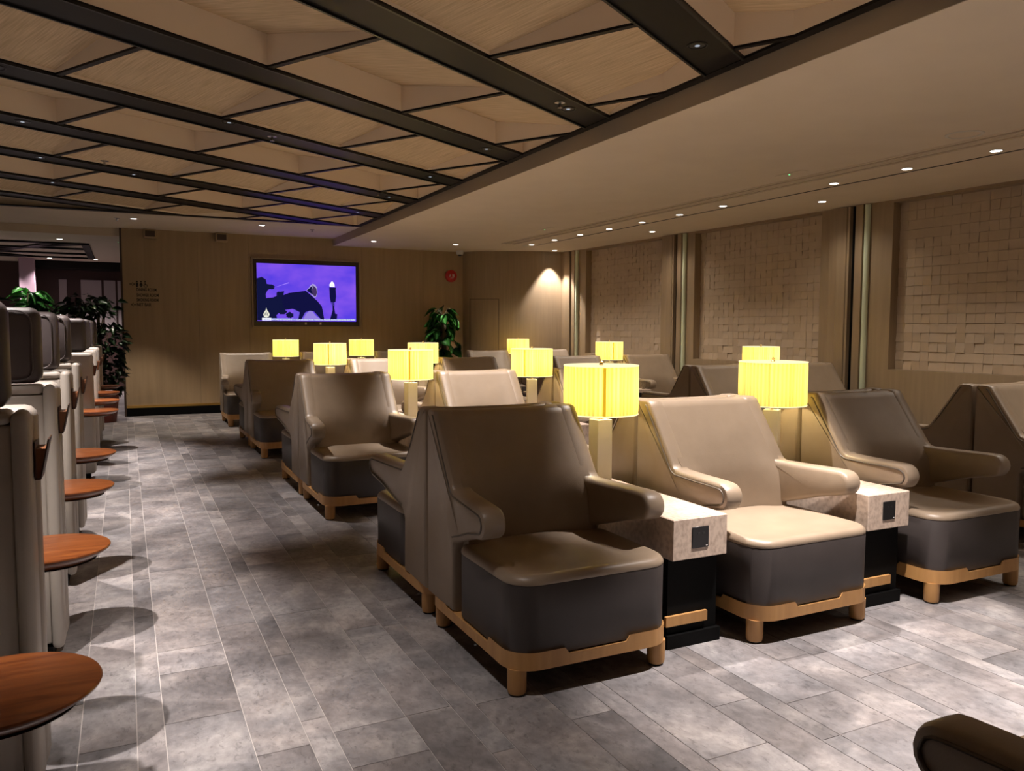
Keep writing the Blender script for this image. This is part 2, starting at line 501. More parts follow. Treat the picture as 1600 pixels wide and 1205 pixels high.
for k in range(len(BEAM_S) - 1):
    s0, s1 = BEAM_S[k] + BW, BEAM_S[k + 1] - BW
    # beams alternate: panels meet one flush and lean up towards the next
    deep0 = (k % 2 == 0)
    off = 3.79 if (k % 2 == 0) else 3.22
    p = off - 1.18 * 12
    while p < 14:
        p2 = p + 1.18
        bar = coffer_clip([ps(p - .018, s0), ps(p + .018, s0), ps(p + .018, s1), ps(p - .018, s1)])
        if bar:
            bm = bmesh.new(); prism(bm, bar, ZC - .002, ZC + .011); link('cross_bar', bm, M['grid'], ceil)
        cell = coffer_clip([ps(p + .018, s0), ps(p2 - .018, s0), ps(p2 - .018, s1), ps(p + .018, s1)], .002)
        if cell:
            def zz(q):
                sv = q[0] * V[0] + q[1] * V[1]; f = (sv - s0) / (s1 - s0)
                return ZD + (ZF - ZD) * f if deep0 else ZF + (ZD - ZF) * f
            bm = bmesh.new()
            a = [bm.verts.new((x, y, zz((x, y)))) for x, y in cell]; b = [bm.verts.new((x, y, zz((x, y)) + .015)) for x, y in cell]
            n = len(cell)
            bm.faces.new(a); bm.faces.new(list(reversed(b)))
            for i in range(n): bm.faces.new((a[i], b[i], b[(i + 1) % n], a[(i + 1) % n]))
            link('ceiling_panel', bm, M['ceil_panel'], ceil)
            bm = bmesh.new()
            # pale upstand round the opening
            cx = sum(q[0] for q in cell) / n; cy = sum(q[1] for q in cell) / n
            out = [(x + (x - cx) * .006, y + (y - cy) * .006) for x, y in cell]
            for i in range(n):
                j = (i + 1) % n
                A, B = cell[i], cell[j]; OA, OB = out[i], out[j]
                v = [bm.verts.new(c) for c in ((*A, ZC + .012), (*B, ZC + .012), (*B, zz(B) + .012), (*A, zz(A) + .012), (*OA, ZC + .012), (*OB, ZC + .012), (*OB, zz(B) + .012), (*OA, zz(A) + .012))]
                for q in ((0, 1, 2, 3), (7, 6, 5, 4), (0, 4, 5, 1), (3, 2, 6, 7), (0, 3, 7, 4), (1, 5, 6, 2)):
                    bm.faces.new([v[w] for w in q])
            link('panel_upstand', bm, M['coffer_side'], ceil)
        p = p2

# linear slot diffuser and a black strip painted as the shade of a soffit groove
sd = struct(empty('trim_1', (5.77, 4.5, ZS)))
for x in (-.115, -.03, .03, .115):
    nbox('slot_flange', M['plaster'], x - .008, x + .008, -7.3, 7.5, -.009, 0, sd)
for x in (-.07, .07):
    nbox('slot_gap', M['plaster_face'], x - .03, x + .03, -7.3, 7.5, -.002, 0, sd)
sg = struct(nbox('trim_2', M['grid'], 6.30, 6.322, -2.8, 12.0, ZS - .003, ZS))

# ------------------------------------------------------------------ walls
# back wall of veneer panels
wb = struct(nbox('wall_back', M['dark_wood'], 0, 6.2, YB + .012, YB + .2, 0, 2.95))
xs = [0, 1.09, 1.87, 3.77, 4.9, 5.75]
for a, b in zip(xs, xs[1:]):
    nbox('veneer_panel', M['wall_wood'], a + (.0015 if a else 0), b - .0015, YB, YB + .012, .165, 2.92, wb)
nbox('wall_end', M['dark_wood'], -.03, 0, YB - .004, YB + .22, 0, 2.92, wb)
tr = struct(nbox('trim_3', M['gold'], 0, 5.7, YB - .012, YB, .130, .165))
bb = struct(nbox('baseboard_back', M['black'], 0, 5.7, YB - .010, YB, 0, .130))

# curved corner wall
pts = []
ctrl = [(5.68, 13.78), (5.72, 13.62), (5.85, 13.44), (6.05, 13.29), (6.30, 13.13), (6.55, 12.99), (6.80, 12.90), (7.05, 12.855), (7.34, 12.84)]
def smooth_path(c, n=6):
    out = []
    for i in range(len(c) - 1):
        p0 = c[max(i - 1, 0)]; p1 = c[i]; p2 = c[i + 1]; p3 = c[min(i + 2, len(c) - 1)]
        for k in range(n):
            t = k / n
            out.append(tuple(.5 * (2 * p1[d] + (p2[d] - p0[d]) * t + (2 * p0[d] - 5 * p1[d] + 4 * p2[d] - p3[d]) * t * t + (3 * p1[d] - p0[d] - 3 * p2[d] + p3[d]) * t ** 3) for d in (0, 1)))
    out.append(c[-1]); return out
path = smooth_path(ctrl, 30)
def ribbon(bm, pth, off0, off1, z0, z1):
    A, B = [], []
    for i, p in enumerate(pth):
        a = pth[max(i - 1, 0)]; b = pth[min(i + 1, len(pth) - 1)]
        d = Vector((b[0] - a[0], b[1] - a[1])).normalized(); nrm = Vector((d.y, -d.x))   # towards the room
        A.append((p[0] + nrm.x * off0, p[1] + nrm.y * off0)); B.append((p[0] + nrm.x * off1, p[1] + nrm.y * off1))
    ra = [[bm.verts.new((*A[i], z0)), bm.verts.new((*B[i], z0)), bm.verts.new((*B[i], z1)), bm.verts.new((*A[i], z1))] for i in range(len(pth))]
    for a, b in zip(ra, ra[1:]):
        for i in range(4): bm.faces.new((a[i], a[(i + 1) % 4], b[(i + 1) % 4], b[i]))
    bm.faces.new(ra[0]); bm.faces.new(list(reversed(ra[-1])))
bm = bmesh.new(); ribbon(bm, path, -.12, 0, 0, ZS + .05)
wc = struct(link('wall_corner', bm, M['wall_wood_r'], None, 30))
bm = bmesh.new()
sub = [p for p in path if 5.752 < p[0] < 6.170]
ribbon(bm, sub, 0, .006, .35, 1.93)
ap = link('access_panel', bm, M['wall_wood_r'], wc, 30)
bm = bmesh.new(); ribbon(bm, [p for p in path if 5.744 < p[0] < 6.180], 0, .003, .342, 1.938); link('access_panel_joint', bm, M['dark_wood'], wc, 30)

# right wall with relief recesses, built along its own line (slightly out of square with the rest)
WA = math.atan2(-.0285, 1)
wr_root = struct(empty('wall_right', (xw(0), 0, 0), 0))
wr_root.rotation_euler = (0, 0, math.atan(.0285))
def wbox(name, mat, y0, y1, d0, d1, z0, z1, parent=None, bev=0):     # d > 0 goes into the wall
    return nbox(name, mat, d0, d1, y0, y1, z0, z1, parent or wr_root, bev)
panels = [(-2.3, -.05), (.62, 2.95), (3.76, 6.02), (6.98, 9.24), (10.0, 12.12)]
RD = .13
COLS = [.33, 3.36, 6.45, 9.56, 12.5]
ycur = -3.2
wbox('wall_lower', M['wall_wood_r'], -3.2, 12.9, 0, .2, 0, .965)
wbox('wall_head', M['wall_wood_r'], -3.2, 12.9, 0, .2, 2.772, 2.85)
tile_jobs = []
prev = -3.2
for (a, b) in panels:
    wbox('wall_pier', M['wall_wood_r'], prev, a, 0, .2, .965, 2.772)
    prev = b
    wbox('relief_backing', M['relief_bed'], a, b, RD, .2, .965, 2.772)
    n = round((b - a) / .1); w = (b - a) / n; m_ = 18; h = 1.807 / 18
    for i in range(n):
        for j in range(m_):
            tile_jobs.append((a + i * w, a + (i + 1) * w, .965 + j * h, .965 + (j + 1) * h))
wbox('wall_pier', M['wall_wood_r'], prev, 12.9, 0, .2, .965, 2.772)
tr_ = random.Random(5)
def relief_mesh(bm, y0, y1, z0, z1):
    """square clay tile, each corner at its own depth so that its edges stand proud unevenly"""
    base = .004 + tr_.random() * .004
    ty = tr_.choice((-1, 0, 0, 1)) * .0022; tz = tr_.choice((-1, 0, 1)) * .0052
    g = .0008
    P = []
    for (y, z, sy, sz) in ((y0 + g, z0 + g, -1, -1), (y1 - g, z0 + g, 1, -1), (y1 - g, z1 - g, 1, 1), (y0 + g, z1 - g, -1, 1)):
        P.append((y, z, RD - base - .007 - ty * sy - tz * sz))
    f = [bm.verts.new((p[2], p[0], p[1])) for p in P]; bk = [bm.verts.new((RD, p[0], p[1])) for p in P]
    bm.faces.new(f); bm.faces.new(list(reversed(bk)))
    for i in range(4): bm.faces.new((f[i], bk[i], bk[(i + 1) % 4], f[(i + 1) % 4]))
variants = []
for i in range(14):
    bm = bmesh.new(); relief_mesh(bm, -.05, .05, -h / 2, h / 2); bmesh.ops.recalc_face_normals(bm, faces=bm.faces)
    me = bpy.data.meshes.new('relief_tile'); bm.to_mesh(me); bm.free(); me.materials.append(M['relief']); variants.append(me)
inview = [t for t in tile_jobs if 4.45 < t[1] < 6.1]
mid = sorted([t for t in tile_jobs if 6.9 < t[1] < 9.3], key=lambda t: t[1])
singles = set((inview + mid)[:299])
bm_rest = bmesh.new()
for t in tile_jobs:
    if t in singles:
        o = bpy.data.objects.new('relief_tile', tr_.choice(variants)); COL.objects.link(o)
        o.parent = wr_root; o.location = (0, (t[0] + t[1]) / 2, (t[2] + t[3]) / 2); o.scale = (1, (t[1] - t[0]) / .1, 1)
    else:
        relief_mesh(bm_rest, *t)
ro = link('relief_tiles_farther', bm_rest, M['relief'], wr_root); ro['kind'] = 'stuff'
for c in COLS:
    # wood post, black strip painted as the gap's shade, slim post, pale edge strip, wide board
    bm = bmesh.new()
    y0, y1 = c + .12, c + .40
    prism(bm, [(-.002, y0), (-.045, y0 + .02), (-.06, y0 + .13), (-.045, y1 - .03), (-.002, y1)], 0, 2.795)
    link('wall_post', bm, M['wall_wood_r'], wr_root)
    wbox('gap_shade_strip', M['black'], c + .01, c + .085, -.004, -.0005, 0, 2.795)
    wbox('slim_post', M['wall_wood_r'], c + .09, c + .118, -.05, -.0005, 0, 2.795)
    wbox('slim_post', M['wall_wood_r'], c - .085, c + .008, -.055, -.0005, 0, 2.795)
    bm = bmesh.new(); lathe(bm, [(.032, .01), (.032, 2.79)], 14, -.024, c - .125); link('edge_strip', bm, M['strip'], wr_root, 30)

wl = struct(nbox('wall_left', M['wall_wood'], XF0 - .1, XF0, YF0, YF1, 0, 3.3))
wrear = struct(nbox('wall_rear', M['wall_wood'], XF0, 7.95, YF0 - .1, YF0, 0, 3.3))

# ------------------------------------------------------------------ space beyond the left end of the back wall
c2 = struct(nbox('ceiling_beyond', M['plaster'], XF0, .2, YB + .2, YF1, 2.82, 3.3))
hd = struct(nbox('trim_4', M['plaster'], XF0, 0, YB + .1, YB + .2, 2.80, 2.92))
lat = bmesh.new()
for (a, b) in (((-4.6, 15.5), (-.56, 15.5)), ((-4.6, 18.6), (-.56, 18.6)), ((-4.6, 16.5), (-.56, 16.5)), ((-4.6, 17.6), (-.56, 17.6)), ((-.56, 15.45), (-.56, 18.65)), ((-3.6, 18.6), (-.6, 15.5)), ((-2.6, 18.6), (-1.1, 15.6)), ((-4.6, 16.0), (-1.6, 18.6))):
    d = Vector((b[0] - a[0], b[1] - a[1])).normalized() * .06; nx, ny = -d.y, d.x
    z = 2.79
    prism(lat, [(a[0] + nx, a[1] + ny), (a[0] - nx, a[1] - ny), (b[0] - nx, b[1] - ny), (b[0] + nx, b[1] + ny)], z, 2.815)
link('ceiling_lattice', lat, M['grid'], c2)
wf = struct(nbox('wall_far', M['far_brown'], XF0, .6, 20.4, 20.6, 0, 2.82))
nbox('dark_header', M['grid'], -1.97, .5, 19.75, 20.39, 2.66, 2.82, wf)
for (a, b) in ((-.85, -.44), (-.39, -.154), (-.11, .1), (-1.276, -1.126)):
    nbox('far_panel', M['far_white'], a, b, 20.36, 20.4, 1.32, 2.45, wf)
fc = nbox('mauve_column', M['far_col'], -1.91, -1.64, 19.2, 19.47, 0, 2.82)
tag(fc, 'pale mauve square column far behind the booths, beside the leafy plants', 'column')
we = struct(nbox('wall_end_right', M['far_brown'], .1, .2, YB + .2, YF1, 0, 2.82))

# ------------------------------------------------------------------ armchairs
def make_chair():
    root = empty('armchair', (0, 0, 0))
    # seat: lofted cushion block with a dished top
    hx, y0, y1, r = .367, -.925, -.318, .112
    bm = bmesh.new()
    loft(bm, [[(x, y, z) for x, y in rr(hx - i, y0 + i, y1 - i, r - i * .5)] for z, i in ((.150, .010), (.158, .001), (.428, 0), (.434, .004))])
    link('seat_base', bm, M['leather_dark'], root, 50)
    prof = [(.432, .001), (.436, -.001), (.446, .001), (.457, .007), (.464, .017), (.466, .03), (.464, .05), (.457, .09), (.452, .14), (.449, .19)]
    bm = bmesh.new()
    loft(bm, [[(x, y, z) for x, y in rr(hx - i, y0 + i, y1 - i, r - i * .45)] for z, i in prof])
    link('seat', bm, M['leather'], root, 50)
    # backrest
    prof2 = [(-.006, .155), (-.006, .985), (-.012, 1.006), (-.03, 1.02), (-.066, 1.020), (-.088, 1.008), (-.104, .98), (-.18, .873), (-.265, .752), (-.298, .700), (-.315, .64), (-.330, .55), (-.340, .44), (-.345, .30), (-.345, .155)]
    nx = 15; bm = bmesh.new(); rings = []
    for i in range(nx):
        x = -.325 + .65 * i / (nx - 1)
        e = min(abs(x / .27), 1) ** 3.5
        ring = []
        for y, z in prof2:
            if y < -.08 and z > .4:
                k = .020 if z > .74 else .020 + .035 * min((.74 - z) / .1, 1)
                ring.append((x, y - k * e, z + (.004 * e if .7 < z < .99 else 0)))
            else:
                ring.append((x, y, z - (.005 * (1 - e) if z > .99 else 0)))
        rings.append(ring)
    loft(bm, rings)
    link('backrest', bm, M['leather'], root, 45)
    # side panels with arm
    def arm_outline():
        o = [(0, .152), (0, 1.0), (-.003, 1.014), (-.014, 1.022), (-.082, 1.023), (-.106, 1.014), (-.121, .992), (-.310, .722), (-.326, .705), (-.350, .697), (-.50, .697), (-.66, .700)]
        cx, cz, rd = -.722, .638, .062
        for i in range(0, 9):
            a = math.radians(88 + 178 * i / 8); o.append((cx + rd * math.cos(a), cz + rd * math.sin(a)))
        o += [(-.60, .548), (-.46, .503), (-.350, .470), (-.331, .455), (-.326, .43), (-.326, .152)]
        return o
    out = arm_outline()
    def flare(y, z):
        t = min(max((-y - .30) / .42, 0), 1) if z > .44 else 0
        return .052 * t
    for s in (-1, 1):
        bm = bmesh.new()
        def ring(xo, ins):
            cy = sum(p[0] for p in out) / len(out)
            res = []
            n = len(out)
            for i, (y, z) in enumerate(out):
                a = out[i - 1]; b = out[(i + 1) % n]
                d = Vector((b[0] - a[0], b[1] - a[1]))
                if d.length > 0: d.normalize()
                nrm = Vector((-d.y, d.x))          # outline runs clockwise seen from +x: this points inward
                yy = y + nrm.x * ins * SGN; zz = z + nrm.y * ins * SGN
                res.append((s * (xo + flare(y, z)), yy, zz))
            return res
        # signed area to find inward direction
        ar = sum(out[i][0] * out[(i + 1) % len(out)][1] - out[(i + 1) % len(out)][0] * out[i][1] for i in range(len(out)))
        SGN = 1 if ar > 0 else -1
        rings = [ring(.275, .022), ring(.281, .007), ring(.293, 0), ring(.358, 0), ring(.370, .006), ring(.3755, .02)]
        loft(bm, rings)
        sp = link('side_panel', bm, M['leather'], root, 42)
        bm = bmesh.new()
        n = len(out); pts = []
        for i in range(4, n - 3):
            y, z = out[i]; a = out[i - 1]; b = out[(i + 1) % n]
            d = Vector((b[0] - a[0], b[1] - a[1])).normalized(); nrm = Vector((-d.y, d.x)) * SGN
            pts.append((s * (.376 + flare(y, z)), y + nrm.x * .024, z + nrm.y * .024))
        tube(bm, pts, .0045, 6)
        link('piping', bm, M['piping'], sp, 60)
    # oak base frame, raised at its corners
    bm = bmesh.new()
    outl = rr(.373, -.931, -.004, .118, 9); inn = rr(.335, -.893, -.042, .085, 9)
    # insert points where the raised corners step down
    def dens(l):
        res = []
        for i in range(len(l)):
            a = l[i]; b = l[(i + 1) % len(l)]
            res.append(a)
            L = math.dist(a, b)
            if L > .2:
                for t in (.105 / L, .125 / L, 1 - .125 / L, 1 - .105 / L):
                    res.append((a[0] + (b[0] - a[0]) * t, a[1] + (b[1] - a[1]) * t))
        return res
    outl = dens(outl); inn = dens(inn)
    low = set()
    L = len(outl)
    for i in range(L):
        p = outl[i]
        cxd = abs(p[0]) ; cyd = min(abs(p[1] + .931), abs(p[1] + .004))
        onx = cyd < .003; ony = abs(cxd - .373) < .003
        if (onx and cxd < .373 - .118 - .115) or (ony and cyd > .118 + .115): low.add(i)
    R4 = []
    for i in range(L):
        top = .150 if i in low else .176
        R4.append([(inn[i][0], inn[i][1], .106), (outl[i][0], outl[i][1], .106), (outl[i][0], outl[i][1], top), (inn[i][0], inn[i][1], .150 if i in low else .1505)])
    vv = [[bm.verts.new(c) for c in q] for q in R4]
    for i in range(L):
        a = vv[i]; b = vv[(i + 1) % L]
        for k in range(4): bm.faces.new((a[k], a[(k + 1) % 4], b[(k + 1) % 4], b[k]))
    link('base_frame', bm, M['oak'], root, 40)
    for (x, y) in ((-.325, -.865), (.325, -.865), (-.325, -.09), (.325, -.09)):
        bm = bmesh.new(); lathe(bm, [(.034, .008), (.037, .02), (.038, .107)], 18, x, y)
        lg = link('leg', bm, M['oak'], root, 40)
        bm = bmesh.new(); lathe(bm, [(.030, 0), (.030, .008)], 14, x, y); link('foot_pad', bm, M['pad'], lg)
    return root

ROWC = {1: 3.52, 3: 6.60, 5: 9.62, 7: 12.62}
LX = [1.64, 2.83, 4.02]; RX = [5.645, 6.835]
ROWN = {0: 'row nearest the camera', 1: 'front row', 2: 'second row', 3: 'third row', 4: 'fourth row', 5: 'fifth row', 6: 'sixth row', 7: 'last row by the television wall'}
proto = make_chair(); used = [False]
def place_chair(x, y, rz, label):
    o = proto if not used[0] else copy_tree(proto); used[0] = True
    o.location = (x, y, 0); o.rotation_euler = (0, 0, rz)
    tag(o, label, 'armchair', 'taupe leather lounge armchairs')
LP = ['aisle-end', 'middle', 'inner-end']; RP = ['inner', 'wall-side']
GAP = .010
for r in (1, 3, 5, 7):
    c = ROWC[r]
    for i, x in enumerate(LX):
        place_chair(x, c - GAP, 0, f'taupe leather armchair facing the camera, {LP[i]} of left block, {ROWN[r]}')
        if r < 7: place_chair(x, c + GAP, PI, f'taupe leather armchair turned away from camera, {LP[i]} of left block, {ROWN[r + 1]}')
    for i, x in enumerate(RX):
        place_chair(x, c - GAP, 0, f'taupe leather armchair facing the camera, {RP[i]} of right block, {ROWN[r]}')
        if r < 7: place_chair(x, c + GAP, PI, f'taupe leather armchair turned away from camera, {RP[i]} of right block, {ROWN[r + 1]}')
place_chair(1.705, .165, PI, 'armchair whose dark leather arm shows in the bottom right corner')

# ------------------------------------------------------------------ marble tables and lamps between the chairs
def make_table(y0, y1, both):
    root = empty('side_table', (0, 0, 0))
    bm = bmesh.new(); box(bm, -.1485, .1485, y0, y1, .402, .582, .003, 1); link('marble_block', bm, M['marble'], root, 30)
    nbox('carcass', M['black'], -.135, .135, y0 + .05, y1 - .05, .06, .402, root)
    nbox('plinth', M['black'], -.145, .145, y0 + .03, y1 - .03, 0, .06, root)
    ends = [(y0, -1)] + ([(y1, 1)] if both else [])
    for (y, d) in ends:
        nbox('wood_rail', M['oak'], -.15, .075, min(y + -d * .035, y - d * .05), max(y - d * .035, y - d * .05), .10, .145, root)
        f = y + d * .004
        so = nbox('power_socket', M['socket'], -.048, .043, min(y, f), max(y, f), .448, .542, root, .002, 1)
        g = y + d * .0048
        for sx in (-.018, .006):
            nbox('socket_slot', M['can'], sx, sx + .012, min(f, g), max(f, g), .508, .516, so)
        nbox('socket_mark', M['white_plastic'], .026, .036, min(f, g), max(f, g), .455, .458, so)
    return root
tab2 = make_table(-.82, .82, True); t2used = [False]
tab1 = make_table(-.82, .06, False); t1used = [False]

def make_lamp():
    root = empty('table_lamp', (0, 0, 0))
    bm = bmesh.new(); box(bm, -.045, .045, -.045, .045, .0, .345, .003, 1); link('column', bm, M['lamp_stone'], root, 30)
    bm = bmesh.new(); lathe(bm, [(.010, .345), (.010, .39), (.020, .392), (.020, .44), (.004, .445), (.004, .642)], 12); link('neck', bm, M['brass'], root, 40)
    n = 208; bm = bmesh.new(); rings = []
    for (z, k) in ((.374, 0), (.376, .6), (.40, 1), (.50, 1), (.60, 1), (.626, .6), (.628, 0)):
        rg = []
        for i in range(n):
            a = 2 * PI * i / n
            r = .191 + k * (.0042 * (1 if i % 4 == 1 else (-1 if i % 4 == 3 else 0)))
            rg.append((r * math.cos(a), r * math.sin(a), z))
        rings.append(rg)
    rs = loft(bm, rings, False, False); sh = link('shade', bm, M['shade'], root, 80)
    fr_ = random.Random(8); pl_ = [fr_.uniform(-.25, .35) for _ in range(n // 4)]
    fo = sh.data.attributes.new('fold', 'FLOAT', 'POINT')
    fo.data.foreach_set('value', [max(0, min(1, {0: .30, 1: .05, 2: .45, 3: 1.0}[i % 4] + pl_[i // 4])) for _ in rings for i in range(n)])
    for z in (.372, .624):
        bm = bmesh.new()
        loft(bm, [[((.1955 + dr) * math.cos(2 * PI * i / 48), (.1955 + dr) * math.sin(2 * PI * i / 48), z + dz) for i in range(48)] for dr, dz in ((0, 0), (.001, .003), (0, .006), (-.006, .006), (-.006, 0), (0, 0))], False, False)
        link('shade_rim', bm, M['diffuser'], sh, 60)
    for a0 in (243,):
        bm = bmesh.new()
        a = [math.radians(a0 + d) for d in (-2.2, 0, 2.2)]
        rs = []
        for q in a:
            rs.append([(.1962 * math.cos(q), .1962 * math.sin(q), .378), (.1962 * math.cos(q), .1962 * math.sin(q), .622), (.1945 * math.cos(q), .1945 * math.sin(q), .622), (.1945 * math.cos(q), .1945 * math.sin(q), .378)])
        loft(bm, rs); link('shade_seam', bm, M['seam'], sh)
    bm = bmesh.new(); lathe(bm, [(.189, .6255), (.189, .6275)], 40); link('top_diffuser', bm, M['diffuser'], root)
    bm = bmesh.new(); lathe(bm, [(.003, .62), (.012, .632), (.007, .639), (.012, .645), (.003, .653)], 12); link('finial', bm, M['brass'], root, 50)
    bm = bmesh.new(); bmesh.ops.create_uvsphere(bm, u_segments=12, v_segments=8, radius=.026, matrix=Matrix.Translation((.034, 0, .50))); link('bulb', bm, M['bulb'], root, 60)
    return root
lamp = make_lamp(); lused = [False]
LROT = [0, 2.2, .1, -.35, 1.9, .15, 2.4, .2, 1.7, 2.0, 2.6]
def place_set(x, c, both, where, has_lamp=True, ly=0):
    if both: o = tab2 if not t2used[0] else copy_tree(tab2); t2used[0] = True
    else: o = tab1 if not t1used[0] else copy_tree(tab1); t1used[0] = True
    o.location = (x, c, 0)
    tag(o, f'travertine side table, {where}', 'side table', 'stone side tables between the armchairs')
    if has_lamp:
        l = lamp if not lused[0] else copy_tree(lamp); lused[0] = True
        l.location = (x, c + ly, .582); l.rotation_euler = (0, 0, LROT.pop(0))
        tag(l, f'lit yellow pleated lamp, {where}', 'table lamp', 'yellow table lamps')
        pl = bpy.data.lights.new('bulb_light', 'POINT'); pl.energy = 5.6; pl.color = (1, .82, .42); pl.shadow_soft_size = .03
        po = bpy.data.objects.new('bulb_light', pl); COL.objects.link(po); po.parent = l; po.location = (0, -.02, .52)
RN = {1: 'front pair of rows', 3: 'second pair of rows', 5: 'third pair of rows', 7: 'last row under the television'}
for r in (1, 3, 5, 7):
    c = ROWC[r]; both = r < 7
    place_set(2.235, c, both, f'left of two in left block, {RN[r]}', True, 0 if both else -.06)
    place_set(3.425, c, both, f'right of two in left block, {RN[r]}', True, 0 if both else -.06)
    place_set(6.24, c, both, f'in right block, {RN[r]}', r != 1, 0 if both else -.06)

# drinking glass
bm = bmesh.new(); lathe(bm, [(.026, 0), (.033, .055), (.036, .10), (.0345, .10), (.0315, .055), (.0245, .008)], 24)
g_ = link('drinking_glass', bm, M['glassware'], None, 40, (6.335, 8.90, .5825))
tag(g_, 'small clear drinking glass on the side table by the right-hand armchairs', 'glass')

# ------------------------------------------------------------------ booths along the left with their round tables
def rbox(bm, x0, x1, y0, y1, z0, z1, b, seg=3): return box(bm, x0, x1, y0, y1, z0, z1, b, seg)
def make_booth():
    root = empty('booth_seat', (0, 0, 0))     # origin: aisle-side far lower corner of the shell
    def rb(name, mat, *a, b=.03, par=root):
        bm = bmesh.new(); box(bm, *a, b, 3); return link(name, bm, mat, par, 50)
    rb('back_shell', M['pod_white'], -1.30, 0, -.125, 0, .06, 1.166, b=.034)
    rb('side_roll', M['pod_white'], -.052, -.006, -.245, -.110, .06, 1.163, b=.021)
    rb('side_roll', M['pod_white'], -1.294, -1.248, -.245, -.110, .06, 1.163, b=.021)
    rb('top_roll', M['pod_white'], -1.25, -.050, -.232, -.11, 1.125, 1.164, b=.018)
    rb('back_panel', M['pod_white'], -1.25, -.050, -.225, -.11, .08, 1.124, b=.010)
    h_ = rb('headrest', M['pod_dark'], -1.10, -.052, -.225, -.12, 1.168, 1.478, b=.04)
    pts = rr(.492, 1.182 - 1.323, 1.464 - 1.323, .05, 6)
    tube(bm_ := bmesh.new(), [(-.576 + x, -.227, 1.323 + z) for x, z in pts] + [(-.576 + pts[0][0], -.227, 1.323 + pts[0][1])], .004, 6)
    link('headrest_piping', bm_, M['pod_dark'], h_, 60)
    rb('seat_base', M['black'], -1.16, -.12, -.62, -.225, .0, .12, b=.01)
    rb('seat_cushion', M['pod_white'], -1.16, -.12, -.63, -.225, .12, .44, b=.05)
    nbox('plinth', M['black'], -1.28, -.05, -.223, -.03, 0, .065, root)
    # magazine pocket on the aisle side
    pk = bmesh.new()
    def slab(a, b, y0, y1, t):
        d = Vector((b[0] - a[0], 0, b[1] - a[1])).normalized(); nrm = Vector((-d.z, 0, d.x)) * t
        q = [(a[0], a[1]), (b[0], b[1]), (b[0] + nrm.x, b[1] + nrm.z), (a[0] + nrm.x, a[1] + nrm.z)]
        r0 = [(x, y0, z) for x, z in q]; r1 = [(x, y1, z) for x, z in q]; loft(pk, [r0, r1])
    slab((.0005, .955), (.0005, 1.065), -.165, -.055, .004)
    slab((.0005, .955), (.012, .955), -.165, -.055, .004)
    slab((.012, .955), (.036, 1.072), -.165, -.055, .004)
    po = link('magazine_pocket', pk, M['pocket'], root)
    pk = bmesh.new()
    loft(pk, [[(-.003, -.160, .958), (.010, -.160, .958), (.028, -.160, 1.045), (-.003, -.160, 1.045)], [(-.003, -.060, .958), (.010, -.060, .958), (.028, -.060, 1.045), (-.003, -.060, 1.045)]])
    link('pocket_lining', pk, M['pocket_in'], po)
    return root
booth = make_booth(); bused = [False]
ORD = ['nearest', 'second', 'third', 'fourth', 'fifth', 'sixth', 'seventh', 'eighth']
BOOTH_Y = [2.82, 3.96, 5.05, 6.17, 8.12, 9.20, 10.28, 11.36]
BOOTH_X = [-.242, -.254, -.262, -.266, -.264, -.264, -.264, -.264]
for i, y in enumerate(BOOTH_Y):
    o = booth if not bused[0] else copy_tree(booth); bused[0] = True
    o.location = (BOOTH_X[i], y, 0)
    if i > 3: o.scale = (1, -1, 1)
    tag(o, f'cream leather high-backed booth with dark headrest, {ORD[i]} from the camera', 'booth', 'booths along the left of the aisle')
def make_round():
    root = empty('round_table', (0, 0, 0))
    bm = bmesh.new(); lathe(bm, [(.135, .622), (.176, .648), (.186, .655), (.188, .660), (.186, .664), (.18, .6655)], 64); link('tabletop', bm, M['cherry'], root, 40)
    bm = bmesh.new(); lathe(bm, [(.10, .612), (.145, .6215)], 40); link('underside_plate', bm, M['dark_wood'], root)
    bm = bmesh.new(); lathe(bm, [(.022, .012), (.022, .612)], 16, -.13, 0); link('post', bm, M['black'], root, 40)
    bm = bmesh.new(); lathe(bm, [(.10, 0), (.10, .008), (.03, .014)], 28, -.13, 0); link('foot', bm, M['black'], root, 40)
    nbox('bracket', M['black'], -.15, .02, -.03, .03, .604, .613, root)
    return root
rt_ = make_round(); rused = [False]
TY = [1.865, 3.01, 4.15 - .06, 5.24 - .06, 7.92, 9.02, 10.12, 11.32]
TY = [1.865, 3.015, 4.155, 5.245, 7.92, 9.0, 10.08, 11.16]
for i, y in enumerate(TY):
    o = rt_ if not rused[0] else copy_tree(rt_); rused[0] = True
    o.location = (-.25, y, 0)
    tag(o, f'round cherry wood table beside the booths, {ORD[i]} from the camera', 'round table', 'round wooden tables by the booths')

